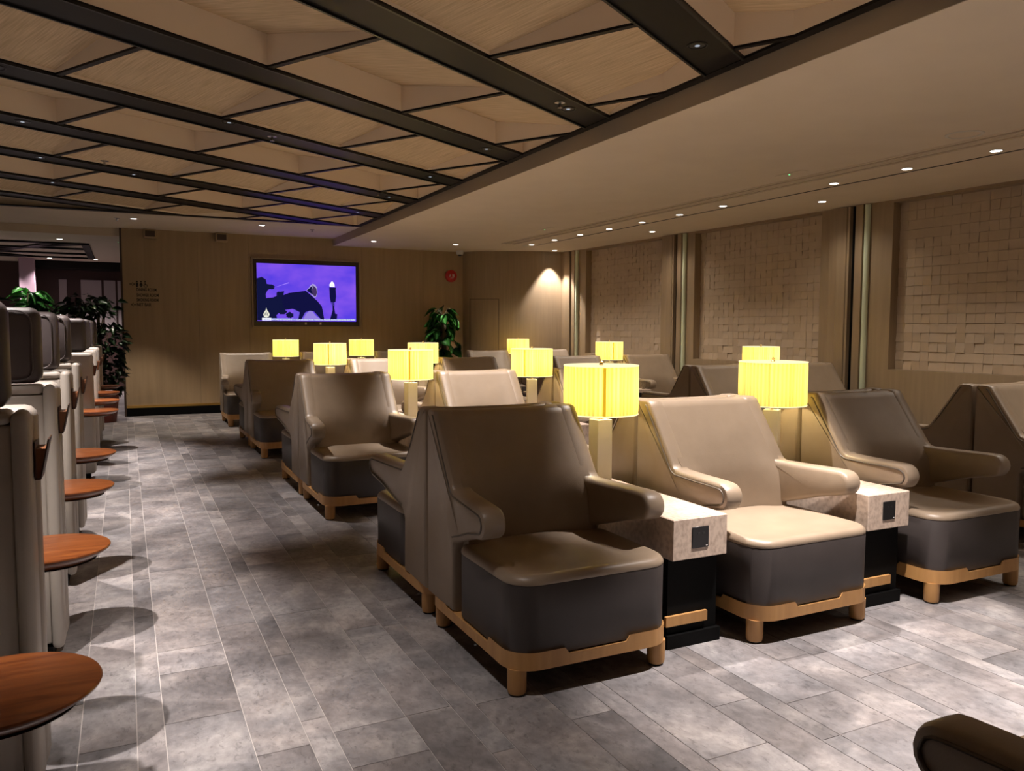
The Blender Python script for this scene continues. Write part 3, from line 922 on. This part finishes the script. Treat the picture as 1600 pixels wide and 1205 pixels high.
# ------------------------------------------------------------------ television
tv = empty('television', (2.82, YB, 1.98))
def tb(name, mat, x0, x1, y0, y1, z0, z1, par): return nbox(name, mat, x0, x1, y0, y1, z0, z1, par)
fw, fh = .912, .578
tb('frame_back', M['dark_wood'], -fw, fw, -.006, -.0005, -fh, fh, tv)
for a in ((-fw, fw, -.05, -.006, fh - .022, fh), (-fw, fw, -.05, -.006, -fh, -fh + .022), (-fw, -fw + .022, -.05, -.006, -fh + .022, fh - .022), (fw - .022, fw, -.05, -.006, -fh + .022, fh - .022)):
    tb('frame_board', M['wall_wood_r'], *a, tv)
body = tb('tv_case', M['socket'], -.842, .845, -.035, -.006, -.485, .492, tv)
def sky():
    m, t, b = nt('screen_sky'); t.nodes.remove(b)
    g = N(t, 'ShaderNodeTexCoord'); sx = N(t, 'ShaderNodeSeparateXYZ'); t.links.new(g.outputs['Object'], sx.inputs[0])
    mp = N(t, 'ShaderNodeMapping'); mp.inputs['Scale'].default_value = (1.4, 1, 2.2); t.links.new(g.outputs['Object'], mp.inputs[0])
    n = N(t, 'ShaderNodeTexNoise', Scale=1.3, Detail=3); t.links.new(mp.outputs[0], n.inputs['Vector'])
    r = N(t, 'ShaderNodeValToRGB')
    r.color_ramp.elements[0].position = .35; r.color_ramp.elements[0].color = (.12, .062, .92, 1)
    r.color_ramp.elements[1].position = .7; r.color_ramp.elements[1].color = (.30, .115, 1.0, 1)
    t.links.new(n.outputs['Fac'], r.inputs[0])
    e = N(t, 'ShaderNodeEmission'); e.inputs[1].default_value = .85
    t.links.new(r.outputs[0], e.inputs[0]); t.links.new(e.outputs[0], t.nodes['Material Output'].inputs[0])
    return m
scr = tb('screen', sky(), -.83, .83, -.037, -.035, -.475, .482, body)
def flat(name, mat, poly, d, par=scr):
    """flat shape on the screen; poly in picture units (0..1248, 0..720)"""
    bm = bmesh.new()
    P = [(-.83 + x / 1248 * 1.66, .482 - y / 715 * .957) for x, y in poly]
    loft(bm, [[(x, -.037 - d, z) for x, z in P], [(x, -.0372, z) for x, z in P]])
    return link(name, bm, mat, par)
E_ = lambda n, c, s=1: emission(n, c, s)
navy = E_('screen_navy', (.006, .006, .05)); dkblue = E_('screen_tree', (.006, .008, .045)); lilac = E_('screen_lilac', (.30, .22, .72)); glow = E_('screen_glow', (.75, .7, 1.0), 1.6)
white = E_('screen_white', (.9, .92, 1), 1.0); pblue = E_('screen_bar', (.35, .42, .95), .8); skin = E_('screen_face', (.06, .035, .12)); hood = E_('screen_hood', (.42, .36, .75)); goldE = E_('screen_gold', (.85, .85, .7)); mauve = E_('screen_purple', (.16, .09, .75))
rs_ = random.Random(3)
def blob(cx, cy, rx, ry, n=22, j=.35):
    return [(cx + rx * (1 - j * rs_.random()) * math.cos(2 * PI * i / n), cy + ry * (1 - j * rs_.random()) * math.sin(2 * PI * i / n)) for i in range(n)]
flat('screen_tree', dkblue, [(0, 190), (60, 170), (110, 200), (120, 255), (200, 265), (190, 300), (130, 330), (105, 380), (110, 430), (190, 420), (240, 400), (260, 350), (330, 340), (320, 400), (400, 410), (420, 560), (300, 580), (230, 640), (240, 705), (0, 705)], .0006)
for c in ((300, 595, 70, 40), (400, 640, 60, 45), (270, 380, 45, 40), (180, 290, 40, 35)):
    flat('screen_tree', dkblue, blob(*c), .0007)
flat('screen_purple', mauve, [(440, 560), (560, 570), (620, 590), (600, 690), (440, 690)], .0009)
flat('screen_figure', navy, [(290, 400), (390, 360), (560, 335), (600, 330), (650, 370), (740, 450), (800, 520), (815, 590), (830, 690), (790, 690), (700, 590), (650, 580), (590, 600), (540, 690), (500, 690), (520, 600), (440, 560), (330, 560)], .001)
flat('screen_hood', hood, [(690, 238), (720, 250), (745, 290), (748, 345), (735, 395), (715, 415), (690, 395), (640, 345), (605, 325), (640, 290), (660, 260)], .0012)
flat('screen_face', skin, [(700, 262), (735, 295), (742, 350), (728, 395), (708, 400), (685, 370), (672, 320)], .0014)
flat('screen_face', navy, [(610, 325), (650, 290), (690, 255), (672, 320), (690, 380)], .0015)
flat('screen_robe', lilac, [(560, 690), (600, 620), (640, 582), (680, 585), (720, 640), (790, 690)], .0012)
flat('screen_torch', navy, [(900, 278), (988, 278), (984, 300), (988, 390), (980, 460), (965, 470), (962, 545), (975, 615), (1000, 620), (994, 680), (905, 690), (940, 570), (940, 520), (915, 460), (905, 400)], .001)
for p in ([(925, 470), (938, 465), (945, 520)], [(952, 470), (964, 465), (955, 520)]):
    flat('screen_gap', mauve, p, .0012)
flat('screen_flame', glow, [(908, 272), (902, 245), (920, 215), (938, 198), (955, 215), (968, 240), (970, 272)], .0012)
flat('screen_flame', white, [(918, 272), (918, 250), (938, 225), (955, 250), (958, 272)], .0014)
flat('screen_beam', E_('screen_ray', (.34, .2, 1)), [(200, 300), (385, 228), (390, 240)], .0008)
# channel mark: a drop of curled strokes
flat('channel_mark', goldE, [(108, 548), (118, 580), (140, 610), (148, 635), (135, 660), (108, 672), (80, 660), (70, 632), (82, 605), (100, 580)], .0012)
for p in ([(92, 610), (98, 608), (94, 650), (86, 640)], [(106, 590), (111, 592), (108, 640), (103, 640)], [(120, 605), (128, 620), (122, 655), (117, 640)]):
    flat('channel_mark', navy, p, .0014)
flat('ticker_bar', pblue, [(55, 678), (1240, 678), (1240, 702), (55, 702)], .0009)
flat('ticker_tab', white, [(55, 674), (168, 674), (168, 705), (55, 705)], .0011)
text_mesh('ticker_text', 'NEWS', .033, pblue, scr, (-.735, -.0387, -.457), (PI / 2, 0, 0), ext=.0002, fit=.10)
text_mesh('ticker_text', 'BEYOND BIG GOODNITE   \u2022   FOUR DECADES MORE THAN TWO MILLION PEOPLE EVEN LATER AND MORE', .0335, white, scr, (-.600, -.0387, -.457), (PI / 2, 0, 0), ext=.0002, fit=1.41)
bm = bmesh.new(); tube(bm, [(-.45, -.02, -.487), (-.42, -.025, -.525), (-.34, -.028, -.54), (-.24, -.028, -.53), (-.2, -.022, -.49)], .006); link('cable', bm, M['pad'], tv, 60)
for x in (-.05, .2):
    nbox('tv_bracket', M['ring'], x, x + .03, -.02, -.007, -.53, -.49, tv)
tag(tv, 'wall television in wooden frame showing hooded figure against purple sky', 'television')

# ------------------------------------------------------------------ wall sign
sg_ = empty('wall_sign', (0.0, YB - .001, 0))
for (s, z, w) in (('DINING ROOM', 1.960, .285), ('SHOWER ROOM', 1.876, .315), ('SMOKING ROOM', 1.800, .310), ('NET BAR', 1.727, .205)):
    text_mesh('sign_text', s, .066, M['text'], sg_, (.187, -.001, z), (PI / 2, 0, 0), fit=w, bold=.0016)
def sp_(name, poly): 
    bm = bmesh.new(); loft(bm, [[(x, -.003, z) for x, z in poly], [(x, 0, z) for x, z in poly]]); link(name, bm, M['text'], sg_)
def circ(cx, cz, r, n=14): return [(cx + r * math.cos(2 * PI * i / n), cz + r * math.sin(2 * PI * i / n)) for i in range(n)]
def arrow(x, z, d):
    sp_('sign_arrow', [(x - d * .012, z + .028), (x + d * .030, z), (x - d * .012, z - .028), (x - d * .012, z - .018), (x + d * .014, z), (x - d * .012, z + .018)])
    sp_('sign_arrow', [(x - d * .05, z - .006), (x - d * .012, z - .006), (x - d * .012, z + .006), (x - d * .05, z + .006)])
arrow(.142, 2.065, 1); arrow(.132, 1.748, -1)
sp_('sign_icon', circ(.198, 2.105, .013)); sp_('sign_icon', [(0.180, 2.088), (0.216, 2.088), (0.216, 2.045), (0.209, 2.045), (0.209, 2.02), (0.187, 2.02), (0.187, 2.045), (0.180, 2.045)])
sp_('sign_icon', circ(.256, 2.105, .013)); sp_('sign_icon', [(0.247, 2.088), (0.265, 2.088), (0.284, 2.045), (0.266, 2.045), (0.266, 2.02), (0.246, 2.02), (0.246, 2.045), (0.228, 2.045)])
sp_('sign_icon', circ(.314, 2.108, .011)); sp_('sign_icon', [(0.307, 2.095), (0.319, 2.095), (0.323, 2.065), (0.344, 2.065), (0.351, 2.035), (0.343, 2.035), (0.335, 2.055), (0.311, 2.055)])
bm = bmesh.new(); tube(bm, [(.321 + .024 * math.cos(math.radians(a)), -.002, 2.043 + .024 * math.sin(math.radians(a))) for a in range(120, 381, 20)], .004); link('sign_icon', bm, M['text'], sg_)
tag(sg_, 'dark lettered direction sign with toilet icons on the back wall', 'sign')

# ------------------------------------------------------------------ fire alarm, camera, sensors
al = empty('fire_alarm', (5.44, YB, 2.355))
bm = bmesh.new(); lathe(bm, [(.112, 0), (.112, .03), (.095, .05), (.04, .06)], 32); o = link('bell_dish', bm, M['red'], al, 40); o.rotation_euler = (PI / 2, 0, 0)
fm = bmesh.new()
def stroke(x0, z0, x1, z1, w=.0035):
    d = Vector((x1 - x0, z1 - z0)).normalized() * w; n_ = (-d.y, d.x)
    q = [(x0 + n_[0], z0 + n_[1]), (x0 - n_[0], z0 - n_[1]), (x1 - n_[0], z1 - n_[1]), (x1 + n_[0], z1 + n_[1])]
    loft(fm, [[(x, -.0635, z) for x, z in q], [(x, -.058, z) for x, z in q]])
for s in ((-.034, .03, -.034, .005), (-.034, .005, -.05, -.02), (-.034, .005, -.016, -.02), (-.05, .018, -.044, .004), (-.018, .018, -.026, .004),
          (.006, .03, .05, .03), (.016, .036, .016, .022), (.038, .036, .038, .022), (.004, .012, .052, .012), (.028, .02, .028, .012), (.012, .0, .046, .0), (.014, -.006, .042, -.006), (.014, -.022, .042, -.022), (.014, -.006, .014, -.022), (.042, -.006, .042, -.022)):
    stroke(*s)
link('alarm_lettering', fm, M['white_plastic'], al)
nbox('alarm_line', M['white_plastic'], -.03, .03, -.0635, -.055, -.042, -.037, al)
tag(al, 'round red fire alarm bell with white lettering on the back wall', 'fire alarm')
cc = empty('dome_camera', (5.50, 13.45, ZS))
bm = bmesh.new(); lathe(bm, [(.05, -.075), (.064, -.06), (.066, 0)], 24); link('housing', bm, M['white_plastic'], cc, 40)
bm = bmesh.new(); lathe(bm, [(.015, -.10), (.035, -.09), (.045, -.075)], 20); link('lens_dome', bm, M['socket'], cc, 60)
tag(cc, 'white dome camera on the soffit by the corner', 'camera')
for i, x in enumerate((.40, 1.45)):
    se = empty('wall_speaker', (x, YB, 2.86))
    nbox('cabinet', M['wall_wood'], -.095, .095, -.12, -.0005, -.085, .055, se, .012)
    nbox('grille', M['dark_wood'], -.07, .07, -.123, -.12, -.06, .03, se)
    tag(se, f'small brown box speaker at the top of back wall, {["left", "right"][i]} of two', 'speaker', 'box speakers on back wall')

# ------------------------------------------------------------------ downlights and ceiling fittings
def downlight(x, y, z, kind, label, group):
    root = empty('downlight', (x, y, z))
    if kind == 'beam':
        bm = bmesh.new(); lathe(bm, [(.050, -.004), (.055, -.004), (.055, 0), (.050, 0), (.050, -.004)], 28, cap=False); link('trim_ring', bm, M['can'], root)
        bm = bmesh.new(); lathe(bm, [(.042, -.003), (.042, -.0005)], 24); link('lens', bm, M['can'], root)
        bm = bmesh.new(); lathe(bm, [(.014, -.0045), (.014, -.003)], 16); link('lamp', bm, M['lens_dim'], root)
    else:
        bm = bmesh.new(); lathe(bm, [(.042, -.005), (.052, -.004), (.054, 0), (.042, 0), (.042, -.005)], 28, cap=False); link('trim_ring', bm, M['ring'], root)
        bm = bmesh.new(); lathe(bm, [(.041, -.004), (.041, -.0005)], 24); link('lens', bm, M['lens'], root)
    tag(root, label, 'downlight', group)
NUM = ['first', 'second', 'third', 'fourth', 'fifth', 'sixth', 'seventh', 'eighth', 'ninth', 'tenth', 'eleventh', 'twelfth', 'thirteenth', 'fourteenth', 'fifteenth', 'sixteenth', 'seventeenth', 'eighteenth', 'nineteenth']
ctr = {}
for (x, y) in sorted(BEAM_LIGHTS, key=lambda q: q[1]):
    line = 'over the chairs' if x > 2 else ('over the booths' if -1 < x < -.1 else ('over the aisle (front pair added as fill)' if x > 0 else 'added as fill far left of the booths'))
    ctr[line] = ctr.get(line, -1) + 1
    downlight(x, y, ZC, 'beam', f'black downlight in a dark ceiling beam {line}, {NUM[ctr[line]]} from the front', 'downlights in the dark beams')
for i, (x, y) in enumerate(SOFFIT_LIGHTS):
    downlight(x, y, ZS, 'soffit', f'bright round downlight beside the soffit slot, {NUM[i]} from the front', 'downlights along the soffit slot')
for i, (x, y) in enumerate(WALL_LIGHTS):
    downlight(x, y, ZS, 'soffit', f'bright downlight close to the relief wall, {NUM[i]} from the front', 'downlights by the relief wall')
for i, (x, y) in enumerate(CORNER_LIGHTS):
    downlight(x, y, ZS, 'soffit', 'bright downlight in the soffit ' + ['before the curved corner wall', 'above the corner plant', 'right of the television'][i], 'downlights by the back wall')
for i, (x, y) in enumerate(HIGH_LIGHTS):
    downlight(x, y, ZP, 'soffit', 'bright downlight in the plaster ceiling ' + ['above the wall sign', 'above the television'][i], 'downlights by the back wall')
for i, (x, y) in enumerate(FAR_LIGHTS):
    downlight(x, y, 2.82, 'soffit', 'downlight in the ceiling beyond the booths, ' + ['beside the mauve column', 'left of the mauve column', 'before the white panels', 'right under the lattice', 'left under the lattice'][i], 'downlights beyond the booths')
def sprinkler(x, y, z, label):
    r = empty('sprinkler', (x, y, z))
    bm = bmesh.new(); lathe(bm, [(.036, -.004), (.036, 0)], 20); link('escutcheon', bm, M['chrome'], r)
    bm = bmesh.new(); lathe(bm, [(.008, -.035), (.010, -.004)], 10); link('stem', bm, M['chrome'], r)
    bm = bmesh.new(); lathe(bm, [(.018, -.038), (.018, -.035)], 14); link('deflector', bm, M['chrome'], r)
    tag(r, label, 'sprinkler', 'ceiling sprinklers')
sprinkler(2.70, 4.81, ZC, 'chrome sprinkler in the dark beam beside a downlight, nearest one')
sprinkler(1.11, 6.68, ZC, 'chrome sprinkler in the dark beam, middle of the ceiling')
sprinkler(-.12, 8.35, ZC, 'chrome sprinkler in the dark beam above the booths')
sprinkler(2.62, 8.85, ZC, 'chrome sprinkler in the far dark beam near the soffit')
sprinkler(2.67, 12.58, ZP, 'chrome sprinkler on the plaster ceiling before the television')
sprinkler(-.05, 12.55, ZP, 'chrome sprinkler on the plaster ceiling above the booths')
sp2 = empty('ceiling_speaker', (5.464, 3.805, ZS))
bm = bmesh.new(); lathe(bm, [(.105, -.005), (.125, -.004), (.127, 0), (.105, 0), (.105, -.005)], 40, cap=False); link('rim', bm, M['ring'], sp2, 40)
bm = bmesh.new(); lathe(bm, [(.104, -.002), (.104, -.0005)], 40); link('grille', bm, M['plaster'], sp2)
tag(sp2, 'round flush ceiling speaker in the soffit, upper right', 'ceiling speaker')
for i, (x, y) in enumerate(((5.44, 5.43), (5.39, 9.99), (-.05, 14.9))):
    s = empty('emergency_light', (x, y, ZS if i < 2 else 2.82))
    nbox('plate', M['plaster'], -.045, .045, -.16, .16, -.006, -.0003, s, .002, 1)
    nbox('led', M['led'], -.005, .005, .02, .03, -.009, -.006, s)
    tag(s, 'flush emergency light with green dot, ' + ['nearer one in the soffit', 'farther one in the soffit', 'in the ceiling beyond the booths'][i], 'emergency light')
ah = struct(nbox('trim_5', M['plaster'], 5.25, 5.6, 8.05, 8.4, ZS - .002, ZS))
av = empty('air_valve', (6.206, 12.12, ZS))
bm = bmesh.new(); lathe(bm, [(.05, -.012), (.09, -.006), (.095, 0)], 28); link('disc', bm, M['ring'], av, 40)
tag(av, 'round pale air valve at the far end of the soffit slot', 'air valve')

# ------------------------------------------------------------------ plants
def leaf_mesh(name, L, W, mat, curl=.25, fold=.18, heart=True):
    bm = bmesh.new(); rows = []
    ws = [(0, .12), (.06, .62 if heart else .4), (.2, 1.0), (.4, .96), (.62, .68), (.82, .33), (1, .02)]
    for t, w in ws:
        z = -curl * L * t * t; hw = W / 2 * w
        rows.append([bm.verts.new((-hw, L * t - (.05 * L if heart and t < .1 else 0), z + fold * hw)), bm.verts.new((0, L * t, z)), bm.verts.new((hw, L * t - (.05 * L if heart and t < .1 else 0), z + fold * hw))])
    for a, b in zip(rows, rows[1:]):
        bm.faces.new((a[0], a[1], b[1], b[0])); bm.faces.new((a[1], a[2], b[2], b[1]))
    bmesh.ops.solidify(bm, geom=list(bm.faces), thickness=.0012)
    me = bpy.data.meshes.new(name); bm.to_mesh(me); bm.free(); me.materials.append(mat)
    for p in me.polygons: p.use_smooth = True
    return me
def add_leaf(me, parent, pos, direction, roll=0, sc=1):
    d = Vector(direction).normalized()
    o = bpy.data.objects.new('leaf', me); COL.objects.link(o); o.parent = parent
    q = d.to_track_quat('Y', 'Z'); o.rotation_mode = 'QUATERNION'
    from mathutils import Quaternion
    o.rotation_quaternion = q @ Quaternion((0, 1, 0), roll)
    o.location = pos; o.scale = (sc, sc, sc)
rp = random.Random(21)
# climbing plant in the corner
pl = empty('potted_plant', (5.12, 13.28, 0))
bm = bmesh.new(); lathe(bm, [(.15, 0), (.20, .36), (.205, .40), (.18, .40), (.17, .36)], 28); link('pot', bm, M['pot'], pl, 40)
bm = bmesh.new(); lathe(bm, [(.05, .36), (.045, 1.62)], 12); link('moss_pole', bm, M['stem'], pl, 40)
lm = leaf_mesh('leaf', .25, .22, M['leaf'])
sb = bmesh.new()
for i in range(100):
    t = rp.random(); z = .5 + 1.28 * t
    a = rp.uniform(-PI, PI); rad = (.10 + .27 * (1 - t * .75)) * rp.uniform(.55, 1.0)
    pos = Vector((rad * math.cos(a), rad * .75 * math.sin(a), z))
    d = Vector((math.cos(a), math.sin(a) * .9, rp.uniform(-1.2, -.1)))
    add_leaf(lm, pl, pos, d, rp.uniform(-.7, .7), rp.uniform(.7, 1.12))
    tube(sb, [(.03 * math.cos(a), .03 * math.sin(a), z - .08), (pos.x * .6, pos.y * .6, z + .02), pos], .004, 5)
link('stems', sb, M['stem'], pl, 60)
tag(pl, 'climbing houseplant with broad glossy leaves in the corner behind the chairs', 'plant')
spot((5.04, 12.56, ZS - .04), 260, 34, .6, (1, .95, .88), target=(5.12, 13.2, 1.2))  # extra beam added to brighten the leaves of the corner plant

# tree-like plant behind the last booths
def tree_plant(name, loc, label, crown, trunk_h, leaf, n, pot, lean=(0, 0), extra=None):
    root = empty(name, loc)
    bm = bmesh.new(); lathe(bm, [(.20, 0), (.25, .40), (.255, .44), (.22, .44), (.21, .40)], 24); link('pot', bm, pot, root, 40)
    bm = bmesh.new(); tube(bm, [(0, 0, .4), (.02 + lean[0] * .3, .01, trunk_h * .6), (lean[0] * .7, lean[1], trunk_h)], .022, 8)
    for (cx, cy, cz, rx, rz) in crown:
        tube(bm, [(lean[0] * .6, lean[1], trunk_h * .8), (cx * .6, cy * .6, cz - rz * .5), (cx, cy, cz + rz * .4)], .008, 6)
    link('trunk', bm, M['stem'], root, 50)
    tot = sum(c[3] * c[4] for c in crown)
    for (cx, cy, cz, rx, rz) in crown:
        for i in range(int(n * rx * rz / tot)):
            a = rp.uniform(-PI, PI); b = rp.uniform(-1, 1); q = rp.random() ** .4
            pos = (cx + rx * q * math.cos(a) * math.sqrt(1 - b * b), cy + rx * .8 * q * math.sin(a) * math.sqrt(1 - b * b), cz + rz * q * b)
            add_leaf(leaf, root, pos, (math.cos(a) + rp.uniform(-.5, .5), math.sin(a), rp.uniform(-.9, .4)), rp.uniform(-1, 1), rp.uniform(.7, 1.15))
    tag(root, label, 'plant')
    return root
lf2 = leaf_mesh('leaf', .13, .095, M['leaf_dark'], heart=False)
lf3 = leaf_mesh('leaf', .30, .14, M['leaf'], .5, .2, False)
lf4 = leaf_mesh('leaf', .34, .10, M['leaf_dark'], .5, .2, False)
tree_plant('potted_tree', (-.34, 13.15, 0), 'tall dark leafy plant beside the left end of the back wall', [(-.20, -.1, 1.72, .26, .16), (.02, 0, 1.62, .2, .14), (-.42, 0, 1.60, .22, .1), (.16, 0, 1.75, .12, .12), (.12, .0, 1.12, .24, .40), (.14, 0, .66, .22, .3)], 1.55, lf2, 420, M['pot_red'])
tree_plant('potted_tree', (-1.36, 14.6, 0), 'lit broad-leaved plant behind the booths, brightest of the plants', [(.02, 0, 1.92, .16, .12), (.04, 0, 1.78, .2, .14), (.30, -.1, 1.62, .16, .1)], 1.6, lf3, 54, M['pot'])
tree_plant('potted_tree', (-1.95, 13.75, 0), 'dark palm-like plant at the far left behind the booths', [(.08, 0, 1.66, .36, .2)], 1.5, lf4, 60, M['pot'])
